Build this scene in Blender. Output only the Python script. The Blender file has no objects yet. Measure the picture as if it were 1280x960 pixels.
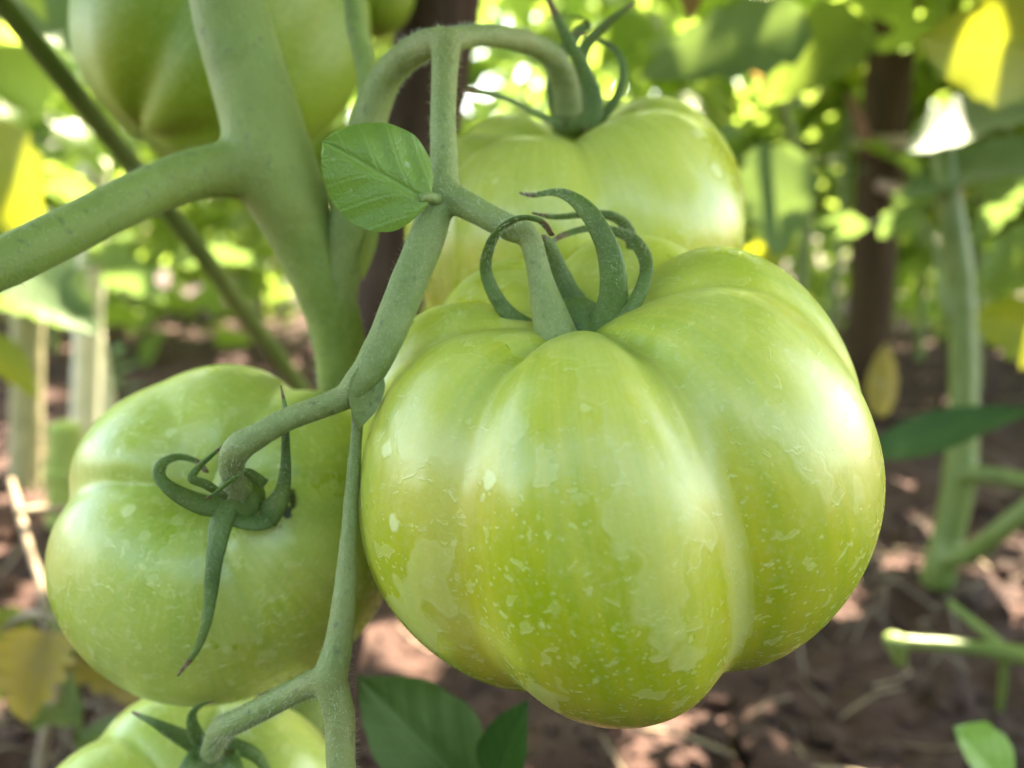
import bpy, math, random
import numpy as np
from mathutils import Vector, Matrix, noise

random.seed(7)
RNG = np.random.default_rng(7)
scene = bpy.context.scene
COL = scene.collection
R_ = math.radians

# ------------------------------------------------------------------ camera
FPX = 1108.0                       # focal length in pixels of a 1280 x 960 frame
CAM_H, PITCH = 0.24, R_(10.0)
cam_d = bpy.data.cameras.new("camera")
cam = bpy.data.objects.new("camera", cam_d)
COL.objects.link(cam)
cam.location = (0, 0, CAM_H)
cam.rotation_euler = (R_(90) - PITCH, 0, 0)
cam_d.sensor_width = 36.0
cam_d.lens = FPX / 1280 * 36.0
cam_d.clip_start, cam_d.clip_end = 0.005, 300
cam_d.dof.use_dof = True
cam_d.dof.focus_distance = 0.145
cam_d.dof.aperture_fstop = cam_d.lens / 2.9      # a 2.9 mm wide aperture
scene.camera = cam
CM = Matrix.Translation((0, 0, CAM_H)) @ Matrix.Rotation(R_(90) - PITCH, 4, 'X')
CM3 = CM.to_3x3()

def P(px, py, d):
    """the point seen at a pixel of the photograph, d metres deep"""
    return CM @ Vector(((px - 640) / FPX * d, -(py - 480) / FPX * d, -d))

def ground_at(px, py, z=0.0):
    v = CM3 @ Vector(((px - 640) / FPX, -(py - 480) / FPX, -1.0))
    t = (z - CAM_H) / v.z
    return Vector((0, 0, CAM_H)) + v * t

def rpx(r, d):
    return r * d / FPX

# ------------------------------------------------------------------ light
SUN_EL, SUN_AZ = R_(56), R_(24)      # high, behind the fruit and to the right
w = bpy.data.worlds.new("World")
scene.world = w
w.use_nodes = True
nt = w.node_tree
bg = nt.nodes["Background"]
sky = nt.nodes.new("ShaderNodeTexSky")
sky.sky_type = 'NISHITA'
sky.sun_disc = False
sky.sun_elevation = SUN_EL
sky.sun_rotation = SUN_AZ
sky.dust_density = 2.0
nt.links.new(sky.outputs[0], bg.inputs[0])
bg.inputs[1].default_value = 0.15
sun_d = bpy.data.lights.new("sun", 'SUN')
sun_d.energy = 5.0
sun_d.angle = R_(0.53)
sun_d.color = (1.0, 0.95, 0.86)
sun = bpy.data.objects.new("sun", sun_d)
COL.objects.link(sun)
SUN_DIR = Vector((math.sin(SUN_AZ) * math.cos(SUN_EL), math.cos(SUN_AZ) * math.cos(SUN_EL), math.sin(SUN_EL)))
sun.rotation_euler = SUN_DIR.to_track_quat('Z', 'Y').to_euler()
sun.location = SUN_DIR * 20

vs = scene.view_settings
scene.display_settings.display_device = 'sRGB'
vs.view_transform = 'Standard'
vs.look = 'None'
vs.exposure = 3.55
vs.use_white_balance = True
vs.white_balance_temperature = 7800
vs.gamma = 1.0
scene.render.engine = 'CYCLES'
scene.cycles.use_denoising = True
scene.cycles.max_bounces = 8
scene.cycles.diffuse_bounces = 4
scene.cycles.transmission_bounces = 4
scene.cycles.sample_clamp_indirect = 6

# ------------------------------------------------------------------ material helpers
class NT:
    def __init__(self, name):
        self.m = bpy.data.materials.new(name)
        self.m.use_nodes = True
        self.t = self.m.node_tree
        self.b = self.t.nodes["Principled BSDF"]
        self.out = self.t.nodes["Material Output"]
    def n(self, typ, **kw):
        nd = self.t.nodes.new("ShaderNode" + typ)
        for k, v in kw.items():
            if k.startswith("i_"):
                key = k[2:]
                key = int(key) if key.isdigit() else key.replace("_", " ")
                nd.inputs[key].default_value = v
            else:
                setattr(nd, k, v)
        return nd
    def l(self, a, b):
        self.t.links.new(a, b)
    def noise(self, vec, scale, detail=3, rough=0.55, dist=0.0):
        nd = self.n("TexNoise")
        nd.inputs["Scale"].default_value = scale
        nd.inputs["Detail"].default_value = detail
        nd.inputs["Roughness"].default_value = rough
        nd.inputs["Distortion"].default_value = dist
        if vec is not None: self.l(vec, nd.inputs["Vector"])
        return nd.outputs["Fac"]
    def ramp(self, fac, stops, interp='LINEAR'):
        nd = self.n("ValToRGB")
        cr = nd.color_ramp
        cr.interpolation = interp
        while len(cr.elements) > 1: cr.elements.remove(cr.elements[-1])
        for i, (p, c) in enumerate(stops):
            e = cr.elements[0] if i == 0 else cr.elements.new(p)
            e.position = p
            e.color = (c, c, c, 1) if isinstance(c, (int, float)) else (*c, 1)
        self.l(fac, nd.inputs[0])
        return nd.outputs[0]
    def math(self, op, a, b=None, clamp=False):
        nd = self.n("Math", operation=op, use_clamp=clamp)
        for i, v in enumerate((a, b)):
            if v is None: continue
            if isinstance(v, (int, float)): nd.inputs[i].default_value = v
            else: self.l(v, nd.inputs[i])
        return nd.outputs[0]
    def mix(self, fac, a, b):
        nd = self.n("Mix", data_type='RGBA')
        for k, v in ((0, fac), (6, a), (7, b)):
            if isinstance(v, (int, float)): nd.inputs[k].default_value = v
            elif isinstance(v, tuple): nd.inputs[k].default_value = (*v, 1)
            else: self.l(v, nd.inputs[k])
        return nd.outputs[2]
    def mapping(self, vec, scale=(1, 1, 1), loc=(0, 0, 0)):
        nd = self.n("Mapping")
        nd.inputs["Scale"].default_value = scale
        nd.inputs["Location"].default_value = loc
        self.l(vec, nd.inputs["Vector"])
        return nd.outputs[0]
    def bump(self, h, strength, dist, normal=None):
        nd = self.n("Bump")
        nd.inputs["Strength"].default_value = strength
        nd.inputs["Distance"].default_value = dist
        self.l(h, nd.inputs["Height"])
        if normal is not None: self.l(normal, nd.inputs["Normal"])
        return nd.outputs[0]
    def attr(self, name):
        nd = self.n("Attribute", attribute_name=name)
        return nd.outputs["Fac"]

def mat_fruit(name, green, yellow, residue, seed, wet=1.0, dense=0.0, rough=0.0):
    """unripe tomato skin with dried spray residue"""
    t = NT(name)
    co = t.n("TexCoord").outputs["Object"]
    cs = t.mapping(co, loc=(seed, seed * .7, 0))
    big = t.noise(cs, 26, 2)
    th = t.attr("theta"); hg = t.attr("hgt"); cr = t.attr("crease"); am = t.attr("amber")
    # long streaks that run from stalk to blossom end
    cmb = t.n("CombineXYZ")
    t.l(t.math('MULTIPLY', th, 7.0), cmb.inputs[0]); t.l(t.math('MULTIPLY', hg, 0.9), cmb.inputs[1])
    cmb.inputs[2].default_value = seed
    streak = t.noise(cmb.outputs[0], 2.2, 3, .6)
    f = t.math('ADD', t.math('MULTIPLY', big, .6), t.math('MULTIPLY', streak, .55))
    col = t.mix(t.ramp(f, [(.42, 0), (.72, 1)]), green, yellow)
    col = t.mix(t.math('MULTIPLY', am, .75, True), col, (.52, .44, .03))
    fine = t.noise(cs, 900, 2)
    col = t.mix(t.ramp(fine, [(.50, 0), (.78, .35)]), col, (.55, .62, .22))
    # residue: faint dried films, brighter along their lower rim, and small specks
    warp = t.n("Mix", data_type='VECTOR'); warp.inputs[0].default_value = .0028
    nz = t.n("TexNoise"); nz.inputs["Scale"].default_value = 260; nz.inputs["Detail"].default_value = 2
    t.l(cs, nz.inputs["Vector"])
    t.l(cs, warp.inputs[4]); t.l(nz.outputs["Color"], warp.inputs[5])
    wv = warp.outputs[1]
    low = t.mapping(wv, loc=(0, 0, -.00042))
    up = t.math('MULTIPLY', hg, .10)
    soft = t.ramp(t.math('ADD', t.noise(t.mapping(cs, (1, 1, .6)), 42, 3, .5), t.math('MULTIPLY', hg, .22)), [(.45, 0), (.74, .42)])
    def film(scale, zs, off, lift, th0, top):
        h = []
        for v in (wv, low):
            q = t.noise(t.mapping(v, (1, 1, zs), off), scale, 2, .45)
            q = t.math('ADD', q, t.math('MULTIPLY', hg, lift))
            h.append(t.ramp(q, [(th0, 0), (th0 + .03, top), (th0 + .09, top * .75), (th0 + .16, top)]))
        rim = t.math('SUBTRACT', h[0], h[1], True)
        return h[0], rim
    m1, r1 = film(80, .6, (0, 0, 0), .13, .60, .55)
    m2, r2 = film(230, 1.0, (3, 1, 2), .03, .635 - dense * .06, .40)
    m3, r3 = film(430, 1.3, (1, 5, 2), -.02, .648 - dense * .06, .35)
    vo = t.n("TexVoronoi", feature='F1'); vo.inputs["Scale"].default_value = 330
    t.l(wv, vo.inputs["Vector"])
    sepc = t.n("SeparateColor"); t.l(vo.outputs["Color"], sepc.inputs[0])
    size = t.math('MULTIPLY', t.math('SUBTRACT', sepc.outputs[0], .58 - dense * .2), .72)
    dots = t.ramp(t.math('SUBTRACT', size, vo.outputs["Distance"]), [(.0, 0), (.12, .75)])
    vo2 = t.n("TexVoronoi", feature='F1'); vo2.inputs["Scale"].default_value = 800
    t.l(cs, vo2.inputs["Vector"])
    sep2 = t.n("SeparateColor"); t.l(vo2.outputs["Color"], sep2.inputs[0])
    d2 = t.ramp(t.math('SUBTRACT', t.math('MULTIPLY', t.math('SUBTRACT', sep2.outputs[1], .5), .8), vo2.outputs["Distance"]), [(0, 0), (.15, .6)])
    vb = t.n("TexVoronoi", feature='F1'); vb.inputs["Scale"].default_value = 120
    t.l(t.mapping(wv, loc=(.3, .1, .2)), vb.inputs["Vector"])
    sb = t.n("SeparateColor"); t.l(vb.outputs["Color"], sb.inputs[0])
    blob = t.ramp(t.math('SUBTRACT', t.math('MULTIPLY', t.math('SUBTRACT', sb.outputs[2], .48), .5), vb.outputs["Distance"]), [(0, 0), (.07, 1)])
    blob = t.math('MULTIPLY', blob, t.ramp(hg, [(.0, 0), (.35, 1)]))
    dots = t.math('MAXIMUM', dots, blob)
    rims = t.math('MULTIPLY', t.math('ADD', t.math('ADD', r1, r2), r3), 1.4, True)
    flat = t.math('MAXIMUM', t.math('MAXIMUM', m1, m2), t.math('MAXIMUM', m3, soft))
    mm = t.math('MAXIMUM', t.math('MAXIMUM', flat, rims), t.math('MAXIMUM', dots, t.math('MULTIPLY', d2, .7)))
    mm = t.math('MULTIPLY', mm, residue, True)
    relief = t.math('ADD', t.math('MAXIMUM', t.math('MAXIMUM', m1, m2), t.math('MAXIMUM', m3, dots)), rims)
    pale = t.math('MULTIPLY', t.attr("pale"), .8, True)
    mask = t.math('MAXIMUM', mm, pale)
    col = t.mix(t.math('ADD', t.math('MULTIPLY', mask, .56), t.math('MULTIPLY', t.math('MAXIMUM', blob, rims), .28 * residue), True), col, (.72, .77, .36))
    # small dark marks beside the calyx
    scar = t.attr("scar")
    sc = t.ramp(t.math('MULTIPLY', scar, t.ramp(t.noise(cs, 420, 2), [(.42, .2), (.56, 1)])), [(.25, 0), (.45, .92)])
    col = t.mix(sc, col, (.02, .015, .01))
    t.l(col, t.b.inputs["Base Color"])
    t.l(t.ramp(mask, [(0, .25 + rough), (1, .42 + rough)]), t.b.inputs["Roughness"])
    t.b.inputs["IOR"].default_value = 1.6
    t.b.inputs["Subsurface Weight"].default_value = .35
    t.b.inputs["Subsurface Radius"].default_value = (.6, 1.0, .18)
    t.b.inputs["Subsurface Scale"].default_value = .004
    b1 = t.bump(t.noise(cs, 55, 2), .18, .004)
    b2 = t.bump(t.math('MULTIPLY', relief, residue), .22, .0002 * wet, b1)
    b3 = t.bump(t.noise(cs, 1500, 2), .12, .0002, b2)
    t.l(b3, t.b.inputs["Normal"])
    return t.m

def mat_stem(name, c1, c2, hair=.5, rough=.55):
    t = NT(name)
    co = t.n("TexCoord").outputs["Object"]
    big = t.noise(co, 70, 3)
    fine = t.noise(co, 1600, 3, .7)
    grain = t.noise(t.mapping(co, (1, 1, .15)), 900, 2)
    col = t.mix(t.ramp(big, [(.35, 0), (.65, 1)]), c1, c2)
    col = t.mix(t.ramp(fine, [(.5, 0), (.75, hair)]), col, (.36, .42, .24))
    col = t.mix(t.ramp(t.noise(co, 420, 3), [(.62, 0), (.72, .55)]), col, (.07, .08, .05))
    col = t.mix(t.ramp(t.noise(co, 28, 3), [(.52, 0), (.72, .6)]), col, (c2[0] * .95, c2[1] * .72, c2[2] * .6))
    t.l(col, t.b.inputs["Base Color"])
    t.b.inputs["Roughness"].default_value = rough
    t.b.inputs["Subsurface Weight"].default_value = .15
    t.b.inputs["Subsurface Radius"].default_value = (.6, 1, .2)
    t.b.inputs["Subsurface Scale"].default_value = .0015
    t.b.inputs["Sheen Weight"].default_value = .08
    t.b.inputs["Sheen Roughness"].default_value = .4
    t.b.inputs["Sheen Tint"].default_value = (.8, .9, .7, 1)
    h = t.math('ADD', t.math('ADD', t.math('MULTIPLY', grain, .6), fine), t.math('MULTIPLY', t.noise(co, 380, 2), 1.6))
    t.l(t.bump(h, .5, .0006), t.b.inputs["Normal"])
    return t.m

def mat_leaf(name, c1, c2, vein, trans, tw=.45, rough=.42, blotch=None, bl=(.6, .7), rnd=False, nveins=5.0, spot=0.0):
    """thin leaf: reflects, and lets light through; UV x across (0..1), y along"""
    t = NT(name)
    uv = t.n("UVMap").outputs[0]
    sp = t.n("SeparateXYZ"); t.l(uv, sp.inputs[0])
    a = t.math('ABSOLUTE', t.math('SUBTRACT', sp.outputs[0], .5))
    v = sp.outputs[1]
    mid = t.ramp(a, [(.008, 1), (.03, 0)])
    ph = t.math('SUBTRACT', v, t.math('MULTIPLY', t.math('POWER', a, .8), .87))
    fr = t.math('ABSOLUTE', t.math('SUBTRACT', t.math('FRACT', t.math('MULTIPLY', ph, nveins)), .5))
    side = t.ramp(fr, [(.0, .6), (.03, .4), (.10, 0)])
    veins = t.math('MAXIMUM', mid, side)
    co = t.n("TexCoord").outputs["Object"]
    big = t.noise(co, 45, 3)
    fine = t.noise(co, 700, 3)
    col = t.mix(t.ramp(big, [(.35, 0), (.65, 1)]), c1, c2)
    if rnd:
        r = t.attr("rnd")
        col = t.mix(t.ramp(r, [(.0, 0), (.55, .25), (.80, .55), (.93, .9)]), col, (.20, .23, .04))
        col = t.mix(t.ramp(r, [(.955, 0), (.965, .9)]), col, (.12, .07, .035))
    else:
        oi = t.n("ObjectInfo").outputs["Random"]
        col = t.mix(t.ramp(oi, [(.3, 0), (1, .35)]), col, (.15, .18, .03))
    if blotch:
        col = t.mix(t.ramp(t.noise(co, 40, 4, .6), [(bl[0], 0), (bl[1], 1)]), col, blotch)
    if spot:
        vo = t.n("TexVoronoi"); vo.inputs["Scale"].default_value = 330; t.l(co, vo.inputs["Vector"])
        sc = t.n("SeparateColor"); t.l(vo.outputs["Color"], sc.inputs[0])
        d = t.math('SUBTRACT', t.math('MULTIPLY', t.math('SUBTRACT', sc.outputs[0], .6), .7), vo.outputs["Distance"])
        col = t.mix(t.math('MULTIPLY', t.ramp(d, [(0, 0), (.1, .7)]), spot), col, (.5, .6, .45))
    col = t.mix(t.math('MULTIPLY', veins, .45), col, vein)
    t.l(col, t.b.inputs["Base Color"])
    t.b.inputs["Roughness"].default_value = rough
    t.b.inputs["Specular IOR Level"].default_value = .5 if rough < .5 else .25
    net = t.n("TexVoronoi", feature='DISTANCE_TO_EDGE'); net.inputs["Scale"].default_value = 900
    t.l(co, net.inputs["Vector"])
    netv = t.ramp(net.outputs["Distance"], [(0, 0), (.2, 1)])
    h = t.math('SUBTRACT', t.math('ADD', t.math('MULTIPLY', fine, .25), t.math('MULTIPLY', netv, .3)), veins)
    t.l(t.bump(h, .35, .0006), t.b.inputs["Normal"])
    tr = t.n("BsdfTranslucent")
    t.l(t.mix(.55, col, trans), tr.inputs[0])
    ms = t.n("MixShader"); ms.inputs[0].default_value = tw
    t.l(t.b.outputs[0], ms.inputs[1]); t.l(tr.outputs[0], ms.inputs[2])
    t.l(ms.outputs[0], t.out.inputs[0])
    return t.m

def mat_wood(name, c1, c2, patch=None):
    t = NT(name)
    co = t.n("TexCoord").outputs["Object"]
    g = t.noise(t.mapping(co, (1, 1, .06)), 160, 5, .6, .4)
    b = t.noise(t.mapping(co, (1, 1, .4)), 22, 3)
    col = t.mix(t.ramp(g, [(.35, 0), (.65, 1)]), c1, c2)
    col = t.mix(t.ramp(b, [(.5, 0), (.7, .5)]), col, (.02, .015, .012))
    if patch: col = t.mix(t.ramp(t.noise(co, 30, 4), [(.6, 0), (.66, .8)]), col, patch)
    t.l(col, t.b.inputs["Base Color"])
    t.b.inputs["Roughness"].default_value = .85
    t.b.inputs["Specular IOR Level"].default_value = .15
    t.l(t.bump(g, .6, .002), t.b.inputs["Normal"])
    return t.m

def mat_plain(name, c1, c2, scale, rough=.7, bump=.0005):
    t = NT(name)
    co = t.n("TexCoord").outputs["Object"]
    g = t.noise(co, scale, 4, .6)
    t.l(t.mix(t.ramp(g, [(.35, 0), (.65, 1)]), c1, c2), t.b.inputs["Base Color"])
    t.b.inputs["Roughness"].default_value = rough
    t.l(t.bump(g, .5, bump), t.b.inputs["Normal"])
    return t.m

M_FRUIT = mat_fruit("tomato_skin", (.32, .41, .012), (.52, .51, .035), 1.0, 0.0)
M_FRUIT_L = mat_fruit("tomato_skin_left", (.28, .40, .014), (.45, .50, .045), 1.0, 4.3, dense=1.3)
M_FRUIT_B = mat_fruit("tomato_skin_back", (.38, .44, .03), (.52, .54, .07), .7, 9.1)
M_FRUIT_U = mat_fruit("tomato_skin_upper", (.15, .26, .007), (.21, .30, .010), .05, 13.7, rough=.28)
M_SEPAL = mat_stem("sepal_skin", (.07, .135, .022), (.115, .19, .032), .3)
M_TRUSS = mat_stem("truss_skin", (.17, .235, .06), (.25, .30, .10), .45)
M_STEM = mat_stem("stem_skin", (.17, .24, .045), (.24, .31, .07), .2)
M_TIP = mat_plain("dry_tip", (.10, .06, .03), (.22, .14, .07), 900)
M_HAIR = mat_plain("plant_hair", (.45, .50, .34), (.55, .58, .42), 50)
M_LEAF = mat_leaf("leaflet", (.14, .29, .045), (.19, .36, .07), (.25, .40, .13), (.25, .42, .05), .35, .40, spot=.5, nveins=3.4)
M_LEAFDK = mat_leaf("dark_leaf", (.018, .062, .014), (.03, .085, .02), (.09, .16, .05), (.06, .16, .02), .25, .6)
M_LEAFBG = mat_leaf("garden_leaf", (.07, .15, .03), (.12, .20, .045), (.15, .22, .06), (.42, .56, .08), .55, .32)
M_LEAFGL = mat_leaf("glossy_leaf", (.08, .16, .07), (.12, .21, .10), (.17, .24, .12), (.26, .38, .06), .35, .5)
M_LEAFYL = mat_leaf("yellow_leaf", (.27, .29, .02), (.18, .25, .03), (.32, .33, .06), (.42, .42, .02), .4, .45)
M_LEAFDRY = mat_leaf("dry_leaf", (.16, .09, .04), (.28, .19, .10), (.30, .22, .13), (.35, .20, .05), .4, .7)
M_LEAFDYY = mat_leaf("withered_leaf", (.34, .24, .12), (.40, .30, .05), (.40, .33, .2), (.55, .36, .05), .4, .65, blotch=(.5, .45, .38))
M_MASS = mat_leaf("foliage_mass", (.07, .145, .03), (.12, .21, .045), (.15, .22, .06), (.44, .60, .10), .62, .28, rnd=True)
M_WOOD = mat_wood("stake_wood", (.050, .029, .020), (.09, .056, .040))
M_WOODR = mat_wood("stake_wood_far", (.036, .022, .011), (.068, .043, .022))
M_STALK = mat_plain("pale_stalk", (.36, .38, .24), (.50, .48, .36), 40)
M_STALKG = mat_plain("green_stalk", (.10, .155, .028), (.16, .21, .05), 40, .5)
M_STRAW = mat_plain("straw", (.17, .12, .07), (.32, .24, .15), 60)
M_CORD = mat_plain("tie_cord", (.22, .18, .11), (.30, .25, .16), 300)

def mat_soil():
    t = NT("soil")
    co = t.n("TexCoord").outputs["Object"]
    a = t.noise(co, 9, 6, .65); b = t.noise(co, 120, 4, .65)
    col = t.mix(t.ramp(a, [(.35, 0), (.65, 1)]), (.026, .0082, .0042), (.052, .019, .0105))
    col = t.mix(t.ramp(b, [(.5, 0), (.75, .6)]), col, (.085, .038, .025))
    t.l(col, t.b.inputs["Base Color"]); t.b.inputs["Roughness"].default_value = .92
    t.l(t.bump(b, .8, .006), t.b.inputs["Normal"])
    return t.m
M_SOIL = mat_soil()

# ------------------------------------------------------------------ object helpers
def tag(o, label=None, cat=None, group=None, kind=None):
    if label: o["label"] = label
    if cat: o["category"] = cat
    if group: o["group"] = group
    if kind: o["kind"] = kind
    return o

def empty(name, loc):
    o = bpy.data.objects.new(name, None)
    o.empty_display_size = .02
    COL.objects.link(o)
    o.location = loc
    return o

def mesh_from(name, V, F, mats, smooth=True, uvs=None, attrs=None, midx=None):
    me = bpy.data.meshes.new(name)
    me.from_pydata([tuple(v) for v in V], [], [tuple(f) for f in F])
    for m in (mats if isinstance(mats, (list, tuple)) else [mats]): me.materials.append(m)
    if smooth: me.polygons.foreach_set("use_smooth", [True] * len(me.polygons))
    if midx is not None: me.polygons.foreach_set("material_index", list(midx))
    if uvs is not None:
        lay = me.uv_layers.new(name="UVMap")
        li = np.empty(len(me.loops), dtype=np.int32); me.loops.foreach_get("vertex_index", li)
        lay.data.foreach_set("uv", np.asarray(uvs, dtype=np.float32)[li].ravel())
    for k, a in (attrs or {}).items():
        at = me.attributes.new(k, 'FLOAT', 'POINT'); at.data.foreach_set("value", np.asarray(a, dtype=np.float32))
    me.update()
    return me

def link(name, me, parent=None):
    """link a mesh whose vertices are in world space, under a thing that is only translated"""
    o = bpy.data.objects.new(name, me)
    COL.objects.link(o)
    if parent is not None:
        o.parent = parent
        root = parent
        off = Vector((0, 0, 0))
        while root is not None:
            off += root.location; root = root.parent
        o.location = -off
    return o

class MB:
    def __init__(self): self.V, self.F, self.UV, self.MI = [], [], [], []
    def add(self, V, F, UV=None, mi=0):
        n = len(self.V)
        self.V += [tuple(v) for v in V]; self.F += [tuple(i + n for i in f) for f in F]
        self.UV += list(UV) if UV is not None else [(0, 0)] * len(V)
        self.MI += [mi] * len(F)
        return self
    def mesh(self, name, mats): return mesh_from(name, self.V, self.F, mats, uvs=self.UV, midx=self.MI)
    def build(self, name, mats, parent=None): return link(name, self.mesh(name, mats), parent)

def spline(pts, n):
    """Catmull-Rom through points of any dimension -> n samples"""
    p = np.array(pts, dtype=float)
    if len(p) == 2:
        s = np.linspace(0, 1, n)[:, None]
        return p[0] * (1 - s) + p[1] * s
    q = np.vstack([2 * p[0] - p[1], p, 2 * p[-1] - p[-2]])
    out = []
    m = len(p) - 1
    for k in range(n):
        t = k / (n - 1) * m
        i = min(int(t), m - 1); u = t - i
        a, b, c, d = q[i], q[i + 1], q[i + 2], q[i + 3]
        out.append(.5 * ((2 * b) + (c - a) * u + (2 * a - 5 * b + 4 * c - d) * u * u + (3 * b - a - 3 * c + d) * u ** 3))
    return np.array(out)

def frames(pts, hint=None):
    p = np.asarray(pts); T = np.gradient(p, axis=0)
    T /= np.linalg.norm(T, axis=1)[:, None] + 1e-12
    N = np.zeros_like(p)
    h = np.array(hint if hint is not None else (0.31, -0.9, 0.2), dtype=float)
    if abs(np.dot(h, T[0])) > .95 * np.linalg.norm(h): h = np.array((1.0, 0.1, 0.3))
    for i in range(len(p)):
        h = h - T[i] * np.dot(h, T[i]); h /= np.linalg.norm(h) + 1e-12
        N[i] = h
    return T, N, np.cross(T, N)

def tube(pts, radii, sides=12, flat=1.0, hint=None, lump=0.0, cap=True):
    p = np.asarray(pts); n = len(p)
    T, N, B = frames(p, hint)
    r = np.asarray(radii)
    V, F, UV = [], [], []
    for i in range(n):
        for k in range(sides):
            a = 2 * math.pi * k / sides
            q = 1 + (lump * noise.noise(Vector(p[i]) * 300 + Vector((math.cos(a), math.sin(a), 0)) * .7) if lump else 0)
            V.append(p[i] + (N[i] * math.sin(a) * flat + B[i] * math.cos(a)) * r[i] * q)
            UV.append((k / sides, i / (n - 1)))
    for i in range(n - 1):
        for k in range(sides):
            k2 = (k + 1) % sides
            F.append((i * sides + k, i * sides + k2, (i + 1) * sides + k2, (i + 1) * sides + k))
    if cap:
        for e, i in ((0, 0), (1, n - 1)):
            c = len(V); V.append(p[i] + T[i] * r[i] * (.4 if e else -.4)); UV.append((.5, e))
            for k in range(sides):
                k2 = (k + 1) % sides
                F.append((c, i * sides + k2, i * sides + k) if not e else (c, i * sides + k, i * sides + k2))
    return V, F, UV

def pix_tube(ctrl, n=40, sides=14, lump=.05, **kw):
    """ctrl: (px, py, depth, radius in px)"""
    c = [(*P(a, b, d), rpx(r, d)) for a, b, d, r in ctrl]
    s = spline(c, n)
    return s[:, :3], s[:, 3], tube(s[:, :3], s[:, 3], sides, lump=lump, **kw)

def hairs(paths, n, L, wd, rng=RNG):
    """short fuzz standing off round stalks: (points, radii) pairs -> one joined mesh"""
    V, F = [], []
    lens = [np.linalg.norm(np.diff(p, axis=0), axis=1).sum() for p, r in paths]
    tot = sum(lens)
    for (p, r), ln in zip(paths, lens):
        T, N, B = frames(p)
        for _ in range(int(n * ln / tot)):
            t = rng.random() * (len(p) - 1); i = min(int(t), len(p) - 2); u = t - i
            a = rng.random() * 2 * math.pi
            o = N[i] * math.sin(a) + B[i] * math.cos(a)
            c = p[i] * (1 - u) + p[i + 1] * u + o * (r[i] * (1 - u) + r[i + 1] * u) * .97
            d = o + T[i] * rng.normal(0, .35) + np.cross(T[i], o) * rng.normal(0, .35)
            l = L * rng.uniform(.5, 1.3)
            s = np.cross(d, T[i]); s = s / (np.linalg.norm(s) + 1e-9) * wd
            k = len(V)
            V += [c - s, c + s, c + d * l]; F.append((k, k + 1, k + 2))
    return V, F

# ------------------------------------------------------------------ ground
def vnoise(x, y, seed=0):
    xi, yi = np.floor(x).astype(int), np.floor(y).astype(int)
    xf, yf = x - xi, y - yi
    def h(a, b):
        n = (a * 374761393 + b * 668265263 + seed * 1442695041) & 0xffffffff
        n = ((n ^ (n >> 13)) * 1274126177) & 0xffffffff
        return ((n ^ (n >> 16)) & 0xffff) / 65535.0
    u, v = xf * xf * (3 - 2 * xf), yf * yf * (3 - 2 * yf)
    return (h(xi, yi) * (1 - u) + h(xi + 1, yi) * u) * (1 - v) + (h(xi, yi + 1) * (1 - u) + h(xi + 1, yi + 1) * u) * v

def soil_z(x, y):
    x, y = np.asarray(x, float), np.asarray(y, float)
    z = .05 * (vnoise(x * 1.7 + 5, y * 1.7, 1) - .5) + .03 * (vnoise(x * 6, y * 6 + 3, 2) - .5)
    z += .016 * (vnoise(x * 22, y * 22, 3) - .5) + .011 * (vnoise(x * 60, y * 60, 4) - .5) + .006 * (vnoise(x * 140, y * 140, 5) - .5)
    return z - .008

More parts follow.
